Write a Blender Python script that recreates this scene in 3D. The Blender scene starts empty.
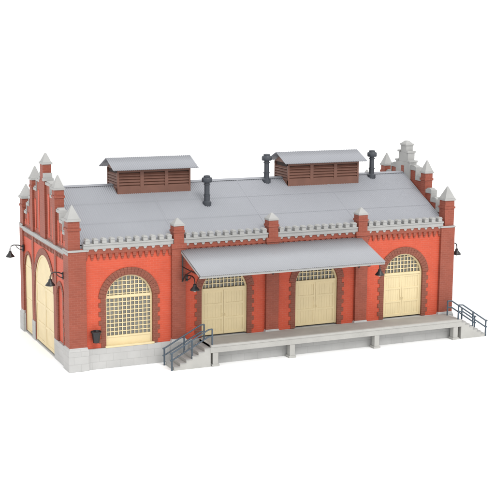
import bpy, bmesh, math
from mathutils import Vector, Matrix
sc=bpy.context.scene
COL=sc.collection
L=24.4; D=10.67
KA=.80   # albedo scale against the brighter studio light

# ---------------------------------------------------------------- materials
def new_mat(name):
    m=bpy.data.materials.new(name); m.use_nodes=True
    nt=m.node_tree; b=nt.nodes["Principled BSDF"]
    return m,nt,b
def sc_(c,k=None): 
    k=KA if k is None else k
    return tuple(a*k for a in c)
def plain(name,col,rough=.6,var=.08,scale=1.5,bump=0.0,metal=0.0,spec=.4,bscale=30,k=None):
    col=sc_(col,k)
    m,nt,b=new_mat(name); N=nt.nodes.new; Lk=nt.links.new
    tc=N("ShaderNodeTexCoord"); no=N("ShaderNodeTexNoise"); no.inputs["Scale"].default_value=scale; no.inputs["Detail"].default_value=6
    Lk(tc.outputs["Object"],no.inputs["Vector"])
    mp=N("ShaderNodeMapRange"); mp.inputs[1].default_value=.3; mp.inputs[2].default_value=.7
    mp.inputs[3].default_value=1-var; mp.inputs[4].default_value=1+var
    Lk(no.outputs["Fac"],mp.inputs[0])
    vm=N("ShaderNodeVectorMath"); vm.operation='SCALE'; vm.inputs[0].default_value=col
    Lk(mp.outputs[0],vm.inputs["Scale"]); Lk(vm.outputs[0],b.inputs["Base Color"])
    b.inputs["Roughness"].default_value=rough; b.inputs["Metallic"].default_value=metal
    b.inputs["Specular IOR Level"].default_value=spec
    if bump>0:
        n2=N("ShaderNodeTexNoise"); n2.inputs["Scale"].default_value=bscale; n2.inputs["Detail"].default_value=4
        Lk(tc.outputs["Object"],n2.inputs["Vector"])
        bp=N("ShaderNodeBump"); bp.inputs["Strength"].default_value=bump; bp.inputs["Distance"].default_value=.02
        Lk(n2.outputs["Fac"],bp.inputs["Height"]); Lk(bp.outputs[0],b.inputs["Normal"])
    return m
def brick(name,c1,c2,mort,bw=.34,bh=.125,ms=.012,bump=.45,rough=.6):
    c1,c2,mort=sc_(c1),sc_(c2),sc_(mort)
    m,nt,b=new_mat(name); N=nt.nodes.new; Lk=nt.links.new
    tc=N("ShaderNodeTexCoord"); sx=N("ShaderNodeSeparateXYZ"); Lk(tc.outputs["Object"],sx.inputs[0])
    ad=N("ShaderNodeMath"); ad.operation='ADD'; Lk(sx.outputs[0],ad.inputs[0]); Lk(sx.outputs[1],ad.inputs[1])
    cb=N("ShaderNodeCombineXYZ"); Lk(ad.outputs[0],cb.inputs[0]); Lk(sx.outputs[2],cb.inputs[1])
    bt=N("ShaderNodeTexBrick"); Lk(cb.outputs[0],bt.inputs["Vector"])
    bt.inputs["Scale"].default_value=1; bt.inputs["Brick Width"].default_value=bw; bt.inputs["Row Height"].default_value=bh
    bt.inputs["Mortar Size"].default_value=ms; bt.inputs["Mortar Smooth"].default_value=.4
    bt.inputs["Color1"].default_value=(*c1,1); bt.inputs["Color2"].default_value=(*c2,1); bt.inputs["Mortar"].default_value=(*mort,1)
    no=N("ShaderNodeTexNoise"); no.inputs["Scale"].default_value=.9; no.inputs["Detail"].default_value=7
    Lk(tc.outputs["Object"],no.inputs["Vector"])
    mp=N("ShaderNodeMapRange"); mp.inputs[1].default_value=.3; mp.inputs[2].default_value=.7; mp.inputs[3].default_value=.93; mp.inputs[4].default_value=1.06
    Lk(no.outputs["Fac"],mp.inputs[0])
    vm=N("ShaderNodeVectorMath"); vm.operation='SCALE'; Lk(bt.outputs["Color"],vm.inputs[0]); Lk(mp.outputs[0],vm.inputs["Scale"])
    Lk(vm.outputs[0],b.inputs["Base Color"]); b.inputs["Roughness"].default_value=rough
    b.inputs["Specular IOR Level"].default_value=.3
    iv=N("ShaderNodeMath"); iv.operation='SUBTRACT'; iv.inputs[0].default_value=1; Lk(bt.outputs["Fac"],iv.inputs[1])
    bp=N("ShaderNodeBump"); bp.inputs["Strength"].default_value=bump; bp.inputs["Distance"].default_value=.02
    Lk(iv.outputs[0],bp.inputs["Height"]); Lk(bp.outputs[0],b.inputs["Normal"])
    return m
RED=brick("red_brick",(.62,.096,.046),(.58,.087,.042),(.64,.14,.085))
BRN=brick("brown_brick",(.26,.080,.050),(.22,.067,.042),(.31,.12,.08))
PIL=brick("russet_brick",(.325,.082,.050),(.285,.071,.043),(.36,.115,.078))
STONE=plain("grey_stone",(.41,.41,.40),.7,.07,1.2,.3,bscale=14)
FND=brick("foundation_stone",(.52,.52,.51),(.49,.49,.48),(.43,.43,.42),bw=.8,bh=.42,ms=.012,bump=.35,rough=.75)
ROOF=plain("grey_corrugated_sheet",(.335,.345,.375),.5,.025,.5,.05,spec=.4)
CAN=plain("canopy_sheet",(.37,.38,.405),.5,.025,.5,.05)
BEI=plain("cream_painted_wood",(.80,.665,.395),.5,.04,1.5,.08,bscale=22)
GLASS=plain("grey_glass",(.20,.20,.18),.2,.2,.8,0,spec=.6)
LOUV=plain("brown_louvre_wood",(.185,.082,.056),.55,.1,2,.15)
DARK=plain("dark_interior",(.035,.02,.016),.8,.1)
BLK=plain("black_painted_metal",(.018,.018,.02),.4,.1,spec=.5)
PIPE=plain("anthracite_pipe",(.045,.052,.065),.45,.15,spec=.5)
RAIL=plain("blue_grey_rail",(.06,.09,.12),.45,.1,spec=.5)
CONC=plain("concrete",(.47,.465,.44),.75,.07,1.3,.3,bscale=16)
DECK=plain("dock_deck",(.36,.35,.325),.8,.08,1.0,.3,bscale=16)
BULB=plain("lamp_bulb",(.8,.78,.7),.3,.02)
GRD=plain("white_surface",(.95,.95,.95),.9,.0,k=1.0,spec=.2)

# ---------------------------------------------------------------- mesh builder
BOXF=[(0,3,2,1),(4,5,6,7),(0,1,5,4),(1,2,6,5),(2,3,7,6),(3,0,4,7)]
class MB:
    def __init__(s): s.v=[]; s.f=[]
    def box(s,x0,x1,y0,y1,z0,z1):
        i=len(s.v)
        s.v+=[(x0,y0,z0),(x1,y0,z0),(x1,y1,z0),(x0,y1,z0),(x0,y0,z1),(x1,y0,z1),(x1,y1,z1),(x0,y1,z1)]
        s.f+=[tuple(i+a for a in q) for q in BOXF]
    def hexa(s,pts):
        i=len(s.v); s.v+=pts; s.f+=[tuple(i+a for a in q) for q in BOXF]
    def prism(s,poly,d0,d1):
        i=len(s.v); n=len(poly)
        s.v+=[(a,d0,b) for a,b in poly]+[(a,d1,b) for a,b in poly]
        s.f+=[tuple(range(i,i+n)),tuple(range(i+2*n-1,i+n-1,-1))]
        for k in range(n):
            s.f.append((i+k,i+(k+1)%n,i+n+(k+1)%n,i+n+k))
    def taper(s,cx,cy,hx0,hy0,z0,hx1,hy1,z1):
        s.hexa([(cx-hx0,cy-hy0,z0),(cx+hx0,cy-hy0,z0),(cx+hx0,cy+hy0,z0),(cx-hx0,cy+hy0,z0),
              (cx-hx1,cy-hy1,z1),(cx+hx1,cy-hy1,z1),(cx+hx1,cy+hy1,z1),(cx-hx1,cy+hy1,z1)])
    def lathe(s,cx,cy,prof,n=20):
        i=len(s.v); m=len(prof)
        for r,z in prof:
            for k in range(n):
                a=2*math.pi*k/n; s.v.append((cx+r*math.cos(a),cy+r*math.sin(a),z))
        for j in range(m-1):
            for k in range(n):
                s.f.append((i+j*n+k,i+j*n+(k+1)%n,i+(j+1)*n+(k+1)%n,i+(j+1)*n+k))
        s.f.append(tuple(i+k for k in range(n-1,-1,-1))); s.f.append(tuple(i+(m-1)*n+k for k in range(n)))
    def tube(s,pts,r,n=8):
        pts=[Vector(p) for p in pts]; i=len(s.v)
        for j,p in enumerate(pts):
            if j==0: t=pts[1]-p
            elif j==len(pts)-1: t=p-pts[j-1]
            else: t=(pts[j+1]-pts[j-1])
            t.normalize(); up=Vector((0,0,1)) if abs(t.z)<.9 else Vector((1,0,0))
            a=t.cross(up).normalized(); b=t.cross(a).normalized()
            for k in range(n):
                q=2*math.pi*k/n; s.v.append(tuple(p+a*r*math.cos(q)+b*r*math.sin(q)))
        for j in range(len(pts)-1):
            for k in range(n):
                s.f.append((i+j*n+k,i+j*n+(k+1)%n,i+(j+1)*n+(k+1)%n,i+(j+1)*n+k))
        s.f.append(tuple(i+k for k in range(n-1,-1,-1))); s.f.append(tuple(i+(len(pts)-1)*n+k for k in range(n)))
    def quad(s,a,b,c,d):
        i=len(s.v); s.v+=[a,b,c,d]; s.f.append((i,i+1,i+2,i+3))
def ident(p): return p
ML=lambda p:(p[1],p[0],p[2])
MR=lambda p:(L-p[1],p[0],p[2])
def obj(name,mb,mat,parent=None,M=ident,bevel=0,smooth=False,recalc=True):
    me=bpy.data.meshes.new(name); me.from_pydata([M(v) for v in mb.v],[],mb.f)
    if recalc:
        bm=bmesh.new(); bm.from_mesh(me); bmesh.ops.recalc_face_normals(bm,faces=bm.faces); bm.to_mesh(me); bm.free()
    me.materials.append(mat)
    o=bpy.data.objects.new(name,me); COL.objects.link(o)
    if parent is not None:
        o.parent=parent
        if parent.type=='EMPTY': o.location=-parent.location
    if bevel:
        b=o.modifiers.new("bevel","BEVEL"); b.width=bevel; b.segments=2; b.limit_method='ANGLE'
    if smooth:
        for p in me.polygons: p.use_smooth=True
        me.set_sharp_from_angle(angle=math.radians(40))
    return o
def empty(name,loc,label,cat):
    e=bpy.data.objects.new(name,None); e.location=loc; COL.objects.link(e)
    e["label"]=label; e["category"]=cat
    e.empty_display_size=.5
    return e

# ---------------------------------------------------------------- ground
g=MB(); g.quad((-400,-400,0),(400,-400,0),(400,1500,0),(-400,1500,0))
go=obj("ground",g,GRD); go["kind"]="structure"; go["label"]="plain seamless white surface under the model"; go["category"]="ground"

shed=empty("freight_shed",(12.2,5.3,0),"red brick railway freight shed with grey roof and stepped gables","building")

# ---------------------------------------------------------------- arch tools
def arc(cx,w,zs,rise,n=20,off=0):
    R=(w*w+rise*rise)/(2*rise); zc=zs+rise-R
    a0=math.asin(min(1,w/R))
    if rise>w: a0=math.pi-a0
    return [(cx+(R+off)*math.sin(-a0+2*a0*k/n),zc+(R+off)*math.cos(-a0+2*a0*k/n)) for k in range(n+1)]
def arc_z(cx,w,zs,rise,x):
    R=(w*w+rise*rise)/(2*rise); zc=zs+rise-R
    return zc+math.sqrt(max(0,R*R-(x-cx)**2))
def arc_hw(cx,w,zs,rise,z):
    if z<=zs: return w
    R=(w*w+rise*rise)/(2*rise); zc=zs+rise-R
    return math.sqrt(max(0,R*R-(z-zc)**2))
def wall_with_arch(mb,x0,x1,z0,z1,y,cx,w,zb,zs,rise):
    pts=arc(cx,w,zs,rise,20)
    mb.quad((x0,y,z0),(cx-w,y,z0),(cx-w,y,z1),(x0,y,z1))
    mb.quad((cx+w,y,z0),(x1,y,z0),(x1,y,z1),(cx+w,y,z1))
    if zb>z0: mb.quad((cx-w,y,z0),(cx+w,y,z0),(cx+w,y,zb),(cx-w,y,zb))
    for a,b in zip(pts[:-1],pts[1:]):
        mb.quad((a[0],y,a[1]),(b[0],y,b[1]),(b[0],y,z1),(a[0],y,z1))
def surround(mb,cx,w,zb,zs,rise,t,yf,yb,course=.25,tooth=.13,n=23,rec=.02):
    inn=arc(cx,w,zs,rise,24); out=arc(cx,w,zs,rise,24,t-.02)
    for k in range(24):
        mb.prism([inn[k],inn[k+1],out[k+1],out[k]],yf+rec,yb)
    inn=arc(cx,w,zs,rise,n*4); out=arc(cx,w,zs,rise,n*4,t)
    for k in range(n):
        a=k*4
        i0=Vector(inn[a]); i1=Vector(inn[a+4]); o0=Vector(out[a]); o1=Vector(out[a+4])
        di=(i1-i0).normalized()*.008; do=(o1-o0).normalized()*.008
        mb.prism([tuple(i0+di),tuple(i1-di),tuple(o1-do),tuple(o0+do)],yf,yf+rec+.02)
    z=zb; k=0
    while z<zs-.02:
        z2=min(z+course,zs); tt=t*.66+(tooth if k%2 else 0)
        mb.box(cx-w-tt,cx-w,yf+.012,yb,z,z2); mb.box(cx+w,cx+w+tt,yf+.012,yb,z,z2)
        z=z2; k+=1
def lattice(mb,cx,w,zs,rise,z0,y0,y1,sp=.235,bar=.045):
    top=zs+rise
    n=int(round(2*w/sp)); sx=2*w/n
    for k in range(1,n):
        x=cx-w+k*sx
        mb.box(x-bar/2,x+bar/2,y0,y1,z0,arc_z(cx,w,zs,rise,x))
    z=z0+sp
    while z<top-.08:
        h=arc_hw(cx,w,zs,rise,z)
        mb.box(cx-h,cx+h,y0+.004,y1-.004,z-bar/2,z+bar/2); z+=sp
def arch_frame(mb,cx,w,zs,rise,t,y0,y1,z0):
    out=arc(cx,w,zs,rise,24); inn=arc(cx,w,zs,rise,24,-t)
    for k in range(24): mb.prism([inn[k],inn[k+1],out[k+1],out[k]],y0,y1)
    mb.box(cx-w,cx-w+t,y0,y1,z0,zs); mb.box(cx+w-t,cx+w,y0,y1,z0,zs)
def arch_fill(mb,cx,w,zs,rise,z0,y):
    poly=[(cx-w,z0)]+arc(cx,w,zs,rise,24)+[(cx+w,z0)]
    i=len(mb.v); mb.v+=[(a,y,b) for a,b in poly]; mb.f.append(tuple(range(i,i+len(poly))))
def plank_door(mb,cx,w,z0,z1,y,pl=.17,arc_p=None):
    n=int(round(2*w/pl)); s=2*w/n; gq=.005
    for k in range(n):
        a=cx-w+k*s; b=a+s
        if arc_p:
            zt0=arc_z(cx,w,arc_p[0],arc_p[1],a+gq); zt1=arc_z(cx,w,arc_p[0],arc_p[1],b-gq)
            mb.prism([(a+gq,z0),(b-gq,z0),(b-gq,zt1),(a+gq,zt0)],y,y+.02)
            za=arc_z(cx,w,arc_p[0],arc_p[1],a); zb_=arc_z(cx,w,arc_p[0],arc_p[1],b)
            mb.prism([(a,z0),(b,z0),(b,zb_),(a,za)],y+.008,y+.022)
        else:
            mb.box(a+gq,b-gq,y,y+.02,z0,z1)
    if not arc_p: mb.box(cx-w,cx+w,y+.008,y+.022,z0,z1)
def leaf_frame(mb,x0,x1,z0,z1,y,t=.13,mid=(.5,),d=.03):
    mb.box(x0,x0+t,y,y+d,z0,z1); mb.box(x1-t,x1,y,y+d,z0,z1)
    mb.box(x0+t,x1-t,y+.003,y+d,z0,z0+t*1.3); mb.box(x0+t,x1-t,y+.003,y+d,z1-t,z1)
    for f in mid:
        z=z0+(z1-z0)*f; mb.box(x0+t,x1-t,y+.003,y+d,z-t/2,z+t/2)

ZB=1.24; ZS=3.95; RISE=1.2
BX=[3.42,9.12,15.02,20.95]
BW=[1.36,1.42,1.40,1.36]
PX=[6.27,12.06,17.93]
YW=.10
GC,GW,GZ,GR=D/2+.02,2.02,3.65,1.9
FC,FW,FZ,FR=9.02,.80,4.2,.78
# ---------------------------------------------------------------- foundation (open where the track gates stand)
m=MB(); m.box(.35,L+.02,-.02,D+.02,0,1.16)
for a,b in ((-.02,GC-GW-.12),(GC+GW+.12,FC-FW-.02),(FC+FW+.02,D+.02)):
    m.box(-.02,.35,a,b,0,1.155)
m.box(-.0,.35,GC-GW-.12,GC+GW+.12,0,.07); m.box(.0,.35,FC-FW-.02,FC+FW+.02,0,.07)
obj("foundation",m,FND,shed,bevel=.012)
# ---------------------------------------------------------------- front wall bays
edges=[.5]+PX+[23.9]
m=MB()
for i,cx in enumerate(BX):
    wall_with_arch(m,edges[i],edges[i+1],1.15,6.75,YW,cx,BW[i]+.1,1.15,ZS,RISE+.1)
obj("wall",m,RED,shed)
for i,cx in enumerate(BX):
    m=MB(); surround(m,cx,BW[i],1.18,ZS,RISE,.42,YW-.05,YW+.32)
    obj("arch_surround",m,BRN,shed)
m=MB(); m.box(.5,L-.5,D-.4,D-.1,1.15,6.75); obj("wall",m,RED,shed)

YD=YW+.15
for i,cx in enumerate(BX):
    W=BW[i]
    if i==0:
        win=MB(); arch_frame(win,cx,W,ZS,RISE,.09,YD-.03,YD+.08,ZB)
        win.box(cx-W+.09,cx+W-.09,YD-.035,YD+.08,ZS-.08,ZS+.06)
        wo=obj("window",win,BEI,shed,bevel=.006); wo["label"]="tall arched lattice window with cream frame"
        a=MB(); lattice(a,cx,W-.05,ZS,RISE-.05,ZB+.5,YD,YD+.05); obj("lattice",a,BEI,wo)
        a=MB(); arch_fill(a,cx,W,ZS,RISE,ZB,YD+.07); obj("glass",a,GLASS,wo)
        a=MB(); a.box(cx-W+.09,cx+W-.09,YD-.01,YD+.06,ZB-.02,ZB+.42); a.box(cx-W+.09,cx+W-.09,YD-.04,YD+.06,ZB+.42,ZB+.52)
        a.box(cx-W-.06,cx+W+.06,YW-.12,YD+.0,ZB-.11,ZB+.01)
        obj("sill",a,BEI,wo,bevel=.01)
    else:
        dz=ZS-.12
        d=MB(); plank_door(d,cx,W-.1,ZB,dz,YD+.005)
        x0=cx-W+.1; x1=cx+W-.1
        leaf_frame(d,x0,cx-.008,ZB+.02,dz-.01,YD-.02,.12,(.36,.68)); leaf_frame(d,cx+.008,x1,ZB+.02,dz-.01,YD-.02,.12,(.36,.68))
        d.box(x0+.003,x1-.003,YD+.03,YD+.04,ZB,dz-.003)
        do=obj("door",d,BEI,shed)
        if i==3: do["label"]="cream double door below an arched lattice fanlight"
        a=MB(); arch_frame(a,cx,W,ZS,RISE,.1,YD-.05,YD+.08,ZB); a.box(cx-W+.1,cx+W-.1,YD-.06,YD+.08,dz,dz+.14); obj("frame",a,BEI,do,bevel=.006)
        a=MB(); lattice(a,cx,W-.06,ZS,RISE-.06,dz+.14,YD,YD+.05); obj("fanlight",a,BEI,do)
        a=MB(); arch_fill(a,cx,W,ZS,RISE,ZB,YD+.085); obj("glass",a,GLASS,do)
        for sx in(-.07,.07):
            a=MB(); a.box(cx+sx-.012,cx+sx+.012,YD-.05,YD-.021,ZB+1.05,ZB+1.2); obj("handle",a,BEI,do)

# ---------------------------------------------------------------- corbel frieze and battlements per bay
ch=.31
spans=[(.80,PX[0]-ch),(PX[0]+ch,PX[1]-ch),(PX[1]+ch,PX[2]-ch),(PX[2]+ch,L-.80)]
def merlon_band(mb,x0,x1,y0,y1,z,n=10):
    mb.box(x0,x1,y0,y1,z,z+.30)
    mb.box(x0,x1,y0-.05,y0,z+.22,z+.30)
    s=(x1-x0)/n
    for k in range(n):
        c=x0+(k+.5)*s
        mb.box(c-s*.27,c+s*.27,y0-.035,y1,z+.302,z+.49)
        mb.prism([(c-s*.32,z+.49),(c+s*.32,z+.49),(c+s*.16,z+.58),(c-s*.16,z+.58)],y0-.06,y1+.03)
        mb.prism([(c-s*.24,z),(c-s*.11,z-.13),(c+s*.11,z-.13),(c+s*.24,z)],y0+.02,y1)
for (a,b) in spans:
    m=MB(); merlon_band(m,a,b,-.06,.24,6.70,11); obj("battlement",m,STONE,shed,bevel=.01)
    m=MB(); n=15; s=(b-a)/n
    m.box(a,b,YW-.1,YW+.06,6.42,6.70)
    for k in range(n):
        c=a+(k+.5)*s; m.box(c-s*.28,c+s*.28,YW-.09,YW+.05,6.22,6.42); m.box(c-s*.16,c+s*.16,YW-.05,YW+.05,6.08,6.22)
    obj("corbel_frieze",m,PIL,shed)

# ---------------------------------------------------------------- intermediate pilasters
def pilaster(cx):
    m=MB(); m.box(cx-.40,cx+.40,-.10,.5,1.3,6.45); m.box(cx-.45,cx+.45,-.16,.5,6.45,6.72)
    m.box(cx-.30,cx+.30,-.14,.46,6.72,7.70); m.box(cx-.34,cx+.34,-.18,.5,7.34,7.46)
    o=obj("pilaster",m,PIL,shed,bevel=.01)
    a=MB(); a.box(cx-.5,cx+.5,-.20,.3,.0,1.1); a.taper(cx,.05,.5,.25,1.1,.41,.16,1.3); obj("plinth",a,FND,o,bevel=.015)
    a=MB(); a.box(cx-.325,cx+.325,-.165,.485,7.70,7.80); a.taper(cx,.16,.31,.31,7.80,.04,.04,8.12); obj("cap_stone",a,STONE,o,bevel=.01)
    return o
for x in PX: pilaster(x)

# ---------------------------------------------------------------- gables (facade space s=y, depth=x)
def gable(M,front):
    yc=D/2
    wallm=MB()
    if front:
        c0=2.0
        wall_with_arch(wallm,2.9,FC-FW-.2,.2,6.3,.05,GC,GW+.05,.2,GZ,GR+.05)
        wall_with_arch(wallm,.9,2.9,1.15,6.3,.05,c0,.56,1.16,3.9,.56)
        wall_with_arch(wallm,FC-FW-.2,D-.6,.2,6.3,.05,FC,FW+.03,.2,FZ,FR+.03)
    else:
        wallm.box(.5,D-.5,.08,.12,1.1,6.3)
    steps=[(.80,1.35,7.40),(1.35,1.95,7.95),(1.95,2.6,8.45),(3.1,3.8,9.1),(3.8,4.75,9.7)]
    core=MB()
    core.box(.3,D-.3,.17,.5,0.1 if front else 1.15,6.2); core.box(.3,D-.3,.08,.5,6.2,6.9)
    t=.16 if front else .22
    groups={}
    for gi,(a,b,z) in enumerate(steps):
        for si,(p,q) in enumerate(((a,b),(D-b,D-a))):
            core.box(p,q,.10,.42,6.9,z)
            cop=groups.setdefault((si,gi>2),MB())
            cop.box(p-.04,q+.04,.04,.48,z,z+t)
            cop.prism([(p,z+t),(q,z+t),((p+q)/2+.12,z+t+.1),((p+q)/2-.12,z+t+.1)],.08,.44)
            if gi in (0,1,3):
                zr=steps[gi+1][2]
                e=b if si==0 else D-b
                cop.box(e-.05,e+.05,.05,.47,z+t,zr+.002)
    core.box(2.6,3.1,.12,.40,6.9,8.9); core.box(D-3.1,D-2.6,.12,.40,6.9,8.9)
    core.box(4.75,D-4.75,.10,.42,6.9,9.9)
    g=obj("gable_wall",core,PIL,shed,M)
    obj("panel",wallm,RED if front else PIL,g,M)
    c=MB(); c.box(.0,D,-.06,.12,6.42,6.58); c.box(.05,D-.05,-.03,.12,6.32,6.42)
    obj("cornice",c,STONE,g,M,bevel=.012)
    c=MB(); n=30; s=(D-1.4)/n
    c.box(.7,D-.7,0.03,.12,6.2,6.32)
    for k in range(n):
        q=.7+(k+.5)*s; c.box(q-s*.28,q+s*.28,0.01,.12,6.0,6.2)
    obj("corbel_frieze",c,BRN,g,M)
    for cop in groups.values(): obj("coping",cop,STONE,g,M,bevel=.012)
    hw=.27
    for s0 in (2.85,D-2.85):
        m=MB()
        if front: m.box(s0-.2,s0+.2,.0,.3,1.16,6.3)
        m.box(s0-hw,s0+hw,-.02,.52,6.58,9.65)
        m.box(s0-hw-.05,s0+hw+.05,-.06,.57,9.2,9.34)
        o=obj("pinnacle",m,PIL,shed,M,bevel=.01)
        a=MB(); a.box(s0-hw-.06,s0+hw+.06,-.08,.58,9.65,9.76); a.taper(s0,.25,hw+.03,.30,9.76,.03,.03,10.46); obj("cap_stone",a,STONE,o,M,bevel=.01)
    if front:
        m=MB(); m.box(yc-.55,yc+.55,-.01,.50,6.58,9.9); m.box(yc-.30,yc+.30,-.01,.50,9.9,10.82)
        o=obj("gable_turret",m,PIL,shed,M,bevel=.01)
        for q in(-1,1):
            a=MB()
            x0,x1=sorted((yc+q*.62,yc+q*.30)); a.box(x0,x1,-.05,.55,9.9,10.06)
            x0,x1=sorted((yc+q*.52,yc+q*.30)); a.box(x0,x1,-.01,.50,10.06,10.34)
            obj("shoulder_stone",a,STONE,o,M,bevel=.01)
        a=MB()
        a.box(yc-.36,yc+.36,-.06,.56,10.82,10.94); a.taper(yc,.25,.32,.26,10.94,.04,.04,11.46)
        obj("cap_stone",a,STONE,o,M,bevel=.01)
    else:
        m=MB(); m.box(yc-.85,yc+.85,-.01,.52,6.58,10.15); m.box(yc-.58,yc+.58,-.01,.50,10.15,10.75)
        m.box(yc-.34,yc+.34,-.01,.50,10.75,11.2)
        o=obj("gable_turret",m,STONE,shed,M,bevel=.012)
        a=MB(); a.box(yc-.15,yc+.15,.521,.54,9.0,9.9); obj("niche",a,PIL,o,M)
        for q in(-1,1):
            for p0,p1,z in((.58,.90,10.15),(.34,.63,10.75)):
                a=MB(); x0,x1=sorted((yc+q*p0,yc+q*p1)); a.box(x0,x1,-.06,.57,z,z+.12); obj("shoulder_stone",a,STONE,o,M,bevel=.01)
        a=MB(); a.box(yc-.39,yc+.39,-.06,.56,11.2,11.31); a.taper(yc,.25,.33,.26,11.31,.12,.10,11.5)
        obj("cap_stone",a,STONE,o,M,bevel=.01)
    for near in (True,False):
        hw0=.50 if near or not front else .36
        s0=hw0-.08 if near else D-(hw0-.08)
        st=.36 if near else D-.36
        m=MB(); m.box(s0-hw0,s0+hw0,-.05,.93,1.3,6.6)
        m.box(st-.33,st+.33,-.02,.64,6.6,8.25)
        m.box(st-.38,st+.38,-.07,.69,7.75,7.88)
        o=obj("corner_pier",m,PIL,shed,M,bevel=.01)
        a=MB(); a.box(s0-hw0-.08,s0+hw0+.08,-.12,1.02,0,1.12); a.taper(s0,.45,hw0+.08,.57,1.12,hw0+.01,.49,1.32)
        obj("plinth",a,FND,o,M,bevel=.015)
        a=MB(); a.box(s0-hw0-.04,s0+hw0+.04,-.08,.98,6.6,6.7); obj("ledge_stone",a,STONE,o,M,bevel=.01)
        a=MB(); a.box(st-.40,st+.40,-.09,.71,8.25,8.37); a.taper(st,.31,.36,.36,8.37,.03,.03,9.10); obj("cap_stone",a,STONE,o,M,bevel=.01)
    if front:
        for s0,zt in ((1.1,6.95),(1.65,7.4),(2.27,7.9),(3.45,8.5),(4.25,9.1)):
            for q in (s0,D-s0):
                a=MB(); a.prism([(q-.14,6.75)]+[(q+.14*math.sin(t_),zt+.14*math.cos(t_)) for t_ in [-math.pi/2+math.pi*k/8 for k in range(9)]]+[(q+.14,6.75)],.07,.11)
                obj("blind_arch",a,RED,g,M)
    return g
gable(ML,True)
gable(MR,False)
# track gates on the gable
m=MB(); surround(m,GC,GW,.1,GZ,GR,.38,.01,.14,tooth=.08); obj("arch_surround",m,BRN,shed,ML)
d=MB(); plank_door(d,GC,GW-.02,.12,0,.085,.2,arc_p=(GZ,GR-.02))
for a,b in((GC-GW+.03,GC-.015),(GC+.015,GC+GW-.03)):
    leaf_frame(d,a,b,.14,GZ,.065,.15,(.33,.66),d=.019)
gate=obj("gate",d,BEI,shed,ML); gate["label"]="tall arched cream double gate for railway track"
a=MB(); arch_fill(a,GC,GW,GZ,GR,.08,.125); obj("backing",a,DARK,gate,ML)
a=MB(); arch_frame(a,GC,GW,GZ,GR,.12,.05,.115,.1); obj("frame",a,BEI,gate,ML,bevel=.006)
m=MB(); surround(m,FC,FW,.1,FZ,FR,.18,.01,.14,tooth=.0,n=15); obj("arch_surround",m,BRN,shed,ML)
d=MB(); plank_door(d,FC,FW-.01,.12,0,.085,.2,arc_p=(FZ,FR-.01)); leaf_frame(d,FC-FW+.003,FC+FW-.003,.124,FZ,.065,.1,(.5,),d=.019)
o=obj("gate",d,BEI,shed,ML); o["label"]="narrow arched cream gate"
a=MB(); arch_fill(a,FC,FW,FZ,FR,.08,.125); obj("backing",a,DARK,o,ML)
m=MB(); surround(m,2.0,.5,1.18,3.9,.5,.26,.01,.14,tooth=.06,n=13); obj("arch_surround",m,BRN,shed,ML)
d=MB(); arch_fill(d,2.0,.56,3.9,.56,1.16,.12); obj("blind_panel",d,RED,shed,ML)

# ---------------------------------------------------------------- roof
def corr_sheet(mb,x0,x1,P0,P1,per=.12,amp=.014,lift=0,n_per=8,lap=.02):
    dy=P1[0]-P0[0]; dz=P1[1]-P0[1]; ln=math.hypot(dy,dz)
    nz=abs(dy)/ln; ny=-dz/ln if dy>0 else dz/ln
    n=int((x1-x0)/per*n_per); i=len(mb.v)
    for k in range(n+1):
        x=x0+(x1-x0)*k/n; h=amp*math.sin(2*math.pi*(x-x0)/per)+lift
        mb.v.append((x,P0[0]+ny*(h+lap),P0[1]+nz*(h+lap))); mb.v.append((x,P1[0]+ny*h,P1[1]+nz*h))
    for k in range(n): mb.f.append((i+2*k,i+2*k+2,i+2*k+3,i+2*k+1))
YR=D/2; ZRi=9.5; YE=.22; ZE=6.93
def roofpt(y): return ZE+(ZRi-ZE)*(y-YE)/(YR-YE)
roofm=MB(); ncr=3
for k in range(ncr):
    ya=YE+(YR-YE)*k/ncr-(0.05 if k else 0); yb=YE+(YR-YE)*(k+1)/ncr
    corr_sheet(roofm,.46,L-.46,(ya,roofpt(ya)),(yb,roofpt(yb)),lap=.009)
    corr_sheet(roofm,.46,L-.46,(D-ya,roofpt(ya)),(D-yb,roofpt(yb)),lap=.009)
# standing joints running up the slope between panels
for x in (6.27,12.06,17.93):
    for sg in(0,1):
        f=(lambda y:y) if sg==0 else (lambda y:D-y)
        ya,yb=YE,YR-.15; a,b=x-.03,x+.03
        roofm.hexa([(a,f(ya),roofpt(ya)-.01),(b,f(ya),roofpt(ya)-.01),(b,f(yb),roofpt(yb)-.01),(a,f(yb),roofpt(yb)-.01),
                    (a,f(ya),roofpt(ya)+.034),(b,f(ya),roofpt(ya)+.034),(b,f(yb),roofpt(yb)+.026),(a,f(yb),roofpt(yb)+.026)])
roof=obj("roof",roofm,ROOF,shed,smooth=True,recalc=False); roof["label"]="grey corrugated pitched roof"
m=MB()
m.v+=[(.46,YR-.2,ZRi-.055),(L-.46,YR-.2,ZRi-.055),(L-.46,YR,ZRi+.045),(.46,YR,ZRi+.045),(L-.46,YR+.2,ZRi-.055),(.46,YR+.2,ZRi-.055)]
m.f+=[(0,1,2,3),(3,2,4,5)]
obj("ridge_cap",m,ROOF,roof)
m=MB(); m.box(.46,L-.46,.22,.36,6.7,6.88); obj("gutter",m,ROOF,roof)

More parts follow.
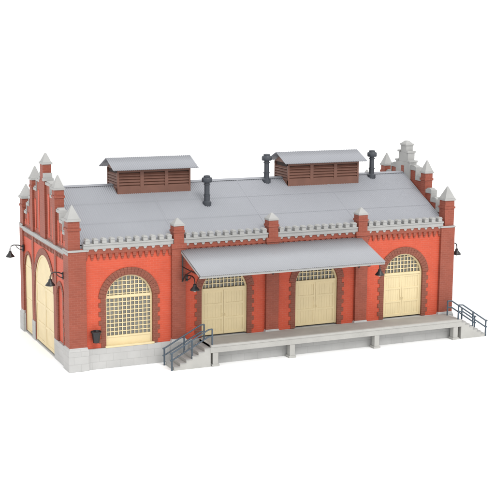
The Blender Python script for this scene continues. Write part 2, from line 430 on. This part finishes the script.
# ---------------------------------------------------------------- ridge ventilators
def ventilator(x0,x1):
    yb0,yb1=YR-.98,YR+.98; zt=10.42
    core=MB(); core.box(x0+.08,x1-.08,yb0+.12,yb1-.12,8.7,zt)
    o=obj("ventilator",core,DARK,shed); o["label"]="brown louvred ridge ventilator with grey corrugated cap"
    f=MB(); n=3; s=(x1-x0)/n; hw=.11
    for y0,y1 in ((yb0,yb0+.14),(yb1-.14,yb1)):
        for k in range(n+1):
            c=x0+k*s; f.box(max(x0,c-hw),min(x1,c+hw),y0,y1,8.6,zt)
        f.box(x0,x1,y0+.004,y1-.004,8.6,9.36); f.box(x0,x1,y0+.004,y1-.004,zt-.16,zt-.002)
    for xa,xb in((x0,x0+.12),(x1-.12,x1)):
        f.box(xa,xb,yb0+.14,yb1-.14,8.6,9.35)
        i=len(f.v)
        f.v+=[(xa,yb0,zt-.003),(xa,yb1,zt-.003),(xa,YR,zt+.46),(xb,yb0,zt-.003),(xb,yb1,zt-.003),(xb,YR,zt+.46)]
        f.f+=[(i,i+1,i+2),(i+3,i+5,i+4),(i,i+3,i+4,i+1),(i+1,i+4,i+5,i+2),(i+2,i+5,i+3,i)]
    obj("frame",f,LOUV,o,bevel=.006)
    v=MB(); nb=5; z0=9.40
    for k in range(nb):
        z=z0+k*(zt-.16-z0)/nb
        for sgn,yy in((1,yb0+.015),(-1,yb1-.015)):
            for q in range(n):
                a=x0+q*s+hw-.01; b=x0+(q+1)*s-hw+.01; yb=yy+sgn*.1
                v.hexa([(a,yy,z-.045),(b,yy,z-.045),(b,yb,z+.07),(a,yb,z+.07),(a,yy,z),(b,yy,z),(b,yb,z+.115),(a,yb,z+.115)])
        for xs,sgn in((x0,1),(x1,-1)):
            a=yb0+.14;b=yb1-.14; xb=xs+sgn*.1
            v.hexa([(xs,a,z-.045),(xs,b,z-.045),(xb,b,z+.07),(xb,a,z+.07),(xs,a,z),(xs,b,z),(xb,b,z+.115),(xb,a,z+.115)])
    obj("louvres",v,LOUV,o)
    r=MB(); e=.36; ye=YR-1.33; ze=10.40; zr=11.0
    corr_sheet(r,x0-e,x1+e,(ye,ze),(YR,zr),lift=.02); corr_sheet(r,x0-e,x1+e,(2*YR-ye,ze),(YR,zr),lift=.02)
    ro=obj("vent_roof",r,ROOF,o,smooth=True,recalc=False)
    sm=ro.modifiers.new("solid","SOLIDIFY"); sm.thickness=.05; sm.offset=0
    return o
ventilator(4.18,8.72); ventilator(15.12,20.08)

# ---------------------------------------------------------------- flue pipes
def flue(x,y):
    z=roofpt(min(y,2*YR-y)); m=MB()
    m.lathe(x,y,[(.26,z-.2),(.26,z+.12),(.17,z+.2),(.17,z+.5),(.2,z+.5),(.2,z+.56),(.155,z+.56),(.155,z+1.12),(.2,z+1.14),(.2,z+1.19),(.155,z+1.2),(.155,z+1.28)])
    o=obj("flue_pipe",m,PIPE,shed,smooth=True)
    a=MB(); a.lathe(x,y,[(.12,z+1.26),(.28,z+1.28),(.31,z+1.32),(.31,z+1.50),(.27,z+1.56),(.2,z+1.57),(.2,z+1.66),(.08,z+1.70)]); obj("cowl",a,PIPE,o,smooth=True)
flue(9.25,3.1); flue(13.95,4.95); flue(21.35,4.95)

# ---------------------------------------------------------------- canopy
cx0,cx1=6.4,17.85; yC=-2.94; zF=5.36; zW=6.34
m=MB(); corr_sheet(m,cx0,cx1,(yC,zF),(-.0,zW),amp=.012,lift=.03)
can=obj("canopy",m,CAN,shed,smooth=True,recalc=False); can["label"]="grey corrugated lean-to canopy above the loading doors"
sm=can.modifiers.new("solid","SOLIDIFY"); sm.thickness=.035; sm.offset=-1
m=MB()
m.box(cx0,cx1,yC+.06,yC+.16,zF-.13,zF-.01)
m.box(cx0,cx1,YW-.1,YW,zW-.22,zW-.04)
def czl(y): return zF+(zW-zF)*(y-yC)/(-yC)
nraf=9
for k in range(nraf):
    x=cx0+.05+(cx1-cx0-.1)*k/(nraf-1)
    a,b=x-.05,x+.05; y0,y1=yC+.1,.06
    m.hexa([(a,y0,czl(y0)-.13),(b,y0,czl(y0)-.13),(b,y1,czl(y1)-.16),(a,y1,czl(y1)-.16),(a,y0,czl(y0)-.03),(b,y0,czl(y0)-.03),(b,y1,czl(y1)-.03),(a,y1,czl(y1)-.03)])
obj("rafters",m,STONE,can)
for x in(PX[0]+.2,PX[1],PX[2]-.2):
    m=MB(); m.tube([(x,-.13,4.6),(x,-.5,4.95),(x,-1.5,5.42),(x,-2.6,5.38)],.04); m.tube([(x,-.13,4.55),(x,-.13,6.1)],.04)
    m.tube([(x,-.13,5.4),(x,-2.7,5.36)],.03)
    obj("bracket",m,BLK,can,smooth=True)

# ---------------------------------------------------------------- wall lamps
def wall_lamp(px,py,pz,dx,dy,arm):
    P=lambda t,z:(px+dx*t*arm,py+dy*t*arm,pz+z)
    m=MB()
    m.box(px-.05 if dx else px-.07,px+.05 if dx else px+.07,py-.05 if dy else py-.07,py+.05 if dy else py+.07,pz-.28,pz+.12)
    m.tube([P(0,0),P(.35,.12),P(.7,.15),P(.92,.08),P(1,-.08),P(1,-.25)],.035)
    m.tube([P(0,-.22),P(.3,-.12),P(.5,.02),P(.55,.12)],.025)
    o=obj("wall_lamp",m,BLK,shed,smooth=True); o["label"]="black swan-neck wall lamp"
    x,y,z=P(1,-.2)
    a=MB(); a.lathe(x,y,[(.05,z),(.09,z-.03),(.11,z-.14),(.18,z-.22),(.27,z-.34),(.27,z-.37),(.24,z-.36)],24); obj("lamp_shade",a,BLK,o,smooth=True)
    a=MB(); a.lathe(x,y,[(.03,z-.34),(.08,z-.37),(.08,z-.42),(.03,z-.46)],12); obj("bulb",a,BULB,o,smooth=True)
wall_lamp(-.05,9.95,5.3,-1,0,.8)
wall_lamp(-.05,1.0,5.25,-1,0,.72)
wall_lamp(L+.05,.45,5.35,1,0,.55)
wall_lamp(PX[0]+.45,-.1,4.85,0,-1,1.25)
wall_lamp(PX[2]+.5,-.1,4.85,0,-1,1.25)

# ---------------------------------------------------------------- wall bin
b=empty("litter_bin",(1.42,-.12,1.5),"black tapered litter bin hanging on the red brick wall","bin")
m=MB()
m.lathe(1.42,-.16,[(.17,1.55),(.26,2.12),(.30,2.13),(.30,2.19),(.27,2.19),(.24,2.1)],16)
obj("bin_body",m,BLK,b,smooth=True)
m=MB(); m.box(1.36,1.48,.06,.098,1.6,2.2); m.box(1.37,1.47,.04,.07,1.9,2.1); obj("bracket",m,BLK,b)

# ---------------------------------------------------------------- loading dock
dock=empty("loading_dock",(15.5,-1.0,0),"pale grey concrete loading dock with steps along the brick shed","loading dock")
DX0,DX1,DY,DT=7.45,23.95,-1.9,1.22
m=MB(); m.box(DX0,DX1,DY+.05,-.22,DT-.14,DT)
obj("deck",m,DECK,dock,bevel=.01)
m=MB(); m.box(DX0,DX1,DY-.02,DY+.16,DT-.44,DT+.012)
m.box(DX0,DX0+.16,DY+.16,-.22,DT-.44,DT+.010); m.box(DX1-.16,DX1,DY+.16,-.22,DT-.44,DT+.010)
m.box(DX0+.02,DX1-.02,DY-.05,DY-.02,DT-.12,DT+.006)
obj("edge_beam",m,CONC,dock,bevel=.012)
m=MB(); m.box(DX0+.3,DX1-.3,DY+.55,DY+.75,0,DT-.14); obj("retaining_wall",m,FND,dock)
for x in (7.75,12.5,18.05,23.55):
    m=MB(); m.box(x-.16,x+.16,DY+.0,DY+.36,0,DT-.44); m.box(x-.22,x+.22,DY-.05,DY+.42,0,.12)
    obj("support_pier",m,CONC,dock,bevel=.012)
def stairs(xtop,dirn,ybk,run,ext):
    n=7; rise=DT/n
    x=xtop; z=DT-rise
    poly=[(xtop,0),(xtop,z)]
    for k in range(n-1):
        x+=dirn*run; poly.append((x,z)); z-=rise; poly.append((x,max(z,0)))
    poly=poly[:-1]+[(x,0)]
    cl=[poly[0]]
    for p in poly[1:]:
        if (abs(p[0]-cl[-1][0])+abs(p[1]-cl[-1][1]))>1e-4: cl.append(p)
    m=MB(); m.prism(cl,DY,ybk)
    o=obj("steps",m,CONC,dock)
    x=xtop; z=DT-rise
    m=MB()
    for k in range(n-1):
        a,b_=sorted((x,x+dirn*(run+.025))); m.box(a,b_,DY-.025,ybk+.025,z+.003,z+.035)
        x+=dirn*run; z-=rise
    obj("treads",m,STONE,o)
    xe=xtop+dirn*run*(n-1)
    H=.9
    for y in (DY+.08,ybk-.08):
        r=MB(); x0=xtop-dirn*ext
        for h in (.5,H):
            r.tube([(x0,y,DT+h),(xtop+dirn*.1,y,DT+h-.02),(xe+dirn*.05,y,.1+h),(xe+dirn*.2,y,.06+h)],.045)
        for px,bz,tz in ((x0,DT,DT+H),((xtop+xe)/2,DT/2,DT/2+.05+H),(xe+dirn*.1,0,.1+H)):
            r.tube([(px,y,bz-.05),(px,y,tz)],.05)
        obj("handrail",r,RAIL,dock,smooth=True)
stairs(DX0,-1,-.55,.36,.12); stairs(DX1,1,-.55,.29,.2)

# ---------------------------------------------------------------- camera
prm=[-17.4795,-62.0172,18.1925,0.4236,-0.1743,0.0089,1224.2549]
yw,pt,ro=prm[3:6]
cy,sy=math.cos(yw),math.sin(yw);cp,sp=math.cos(pt),math.sin(pt)
fwd=Vector((sy*cp,cy*cp,sp)); right=Vector((cy,-sy,0)); up=right.cross(fwd)
cr,sr=math.cos(ro),math.sin(ro)
r2=right*cr+up*sr; u2=up*cr-right*sr
cam=bpy.data.cameras.new("camera"); co=bpy.data.objects.new("camera",cam); COL.objects.link(co)
co.matrix_world=Matrix(((r2.x,u2.x,-fwd.x,prm[0]),(r2.y,u2.y,-fwd.y,prm[1]),(r2.z,u2.z,-fwd.z,prm[2]),(0,0,0,1)))
cam.sensor_width=36; cam.lens=36*prm[6]/500; cam.clip_end=5000; cam.clip_start=1
sc.camera=co

# ---------------------------------------------------------------- light
w=bpy.data.worlds.new("World"); sc.world=w; w.use_nodes=True
bg=w.node_tree.nodes["Background"]; bg.inputs[0].default_value=(1,1,1,1); bg.inputs[1].default_value=1.35
sd=bpy.data.lights.new("key_light","SUN"); sd.energy=1.6; sd.angle=math.radians(25); sd.color=(1,.99,.97)
so=bpy.data.objects.new("key_light",sd); COL.objects.link(so)
dirv=Vector((-.1,.7,-.8))
so.rotation_euler=dirv.to_track_quat('-Z','Y').to_euler()
sc.view_settings.view_transform='Standard'; sc.view_settings.look='None'; sc.view_settings.exposure=0
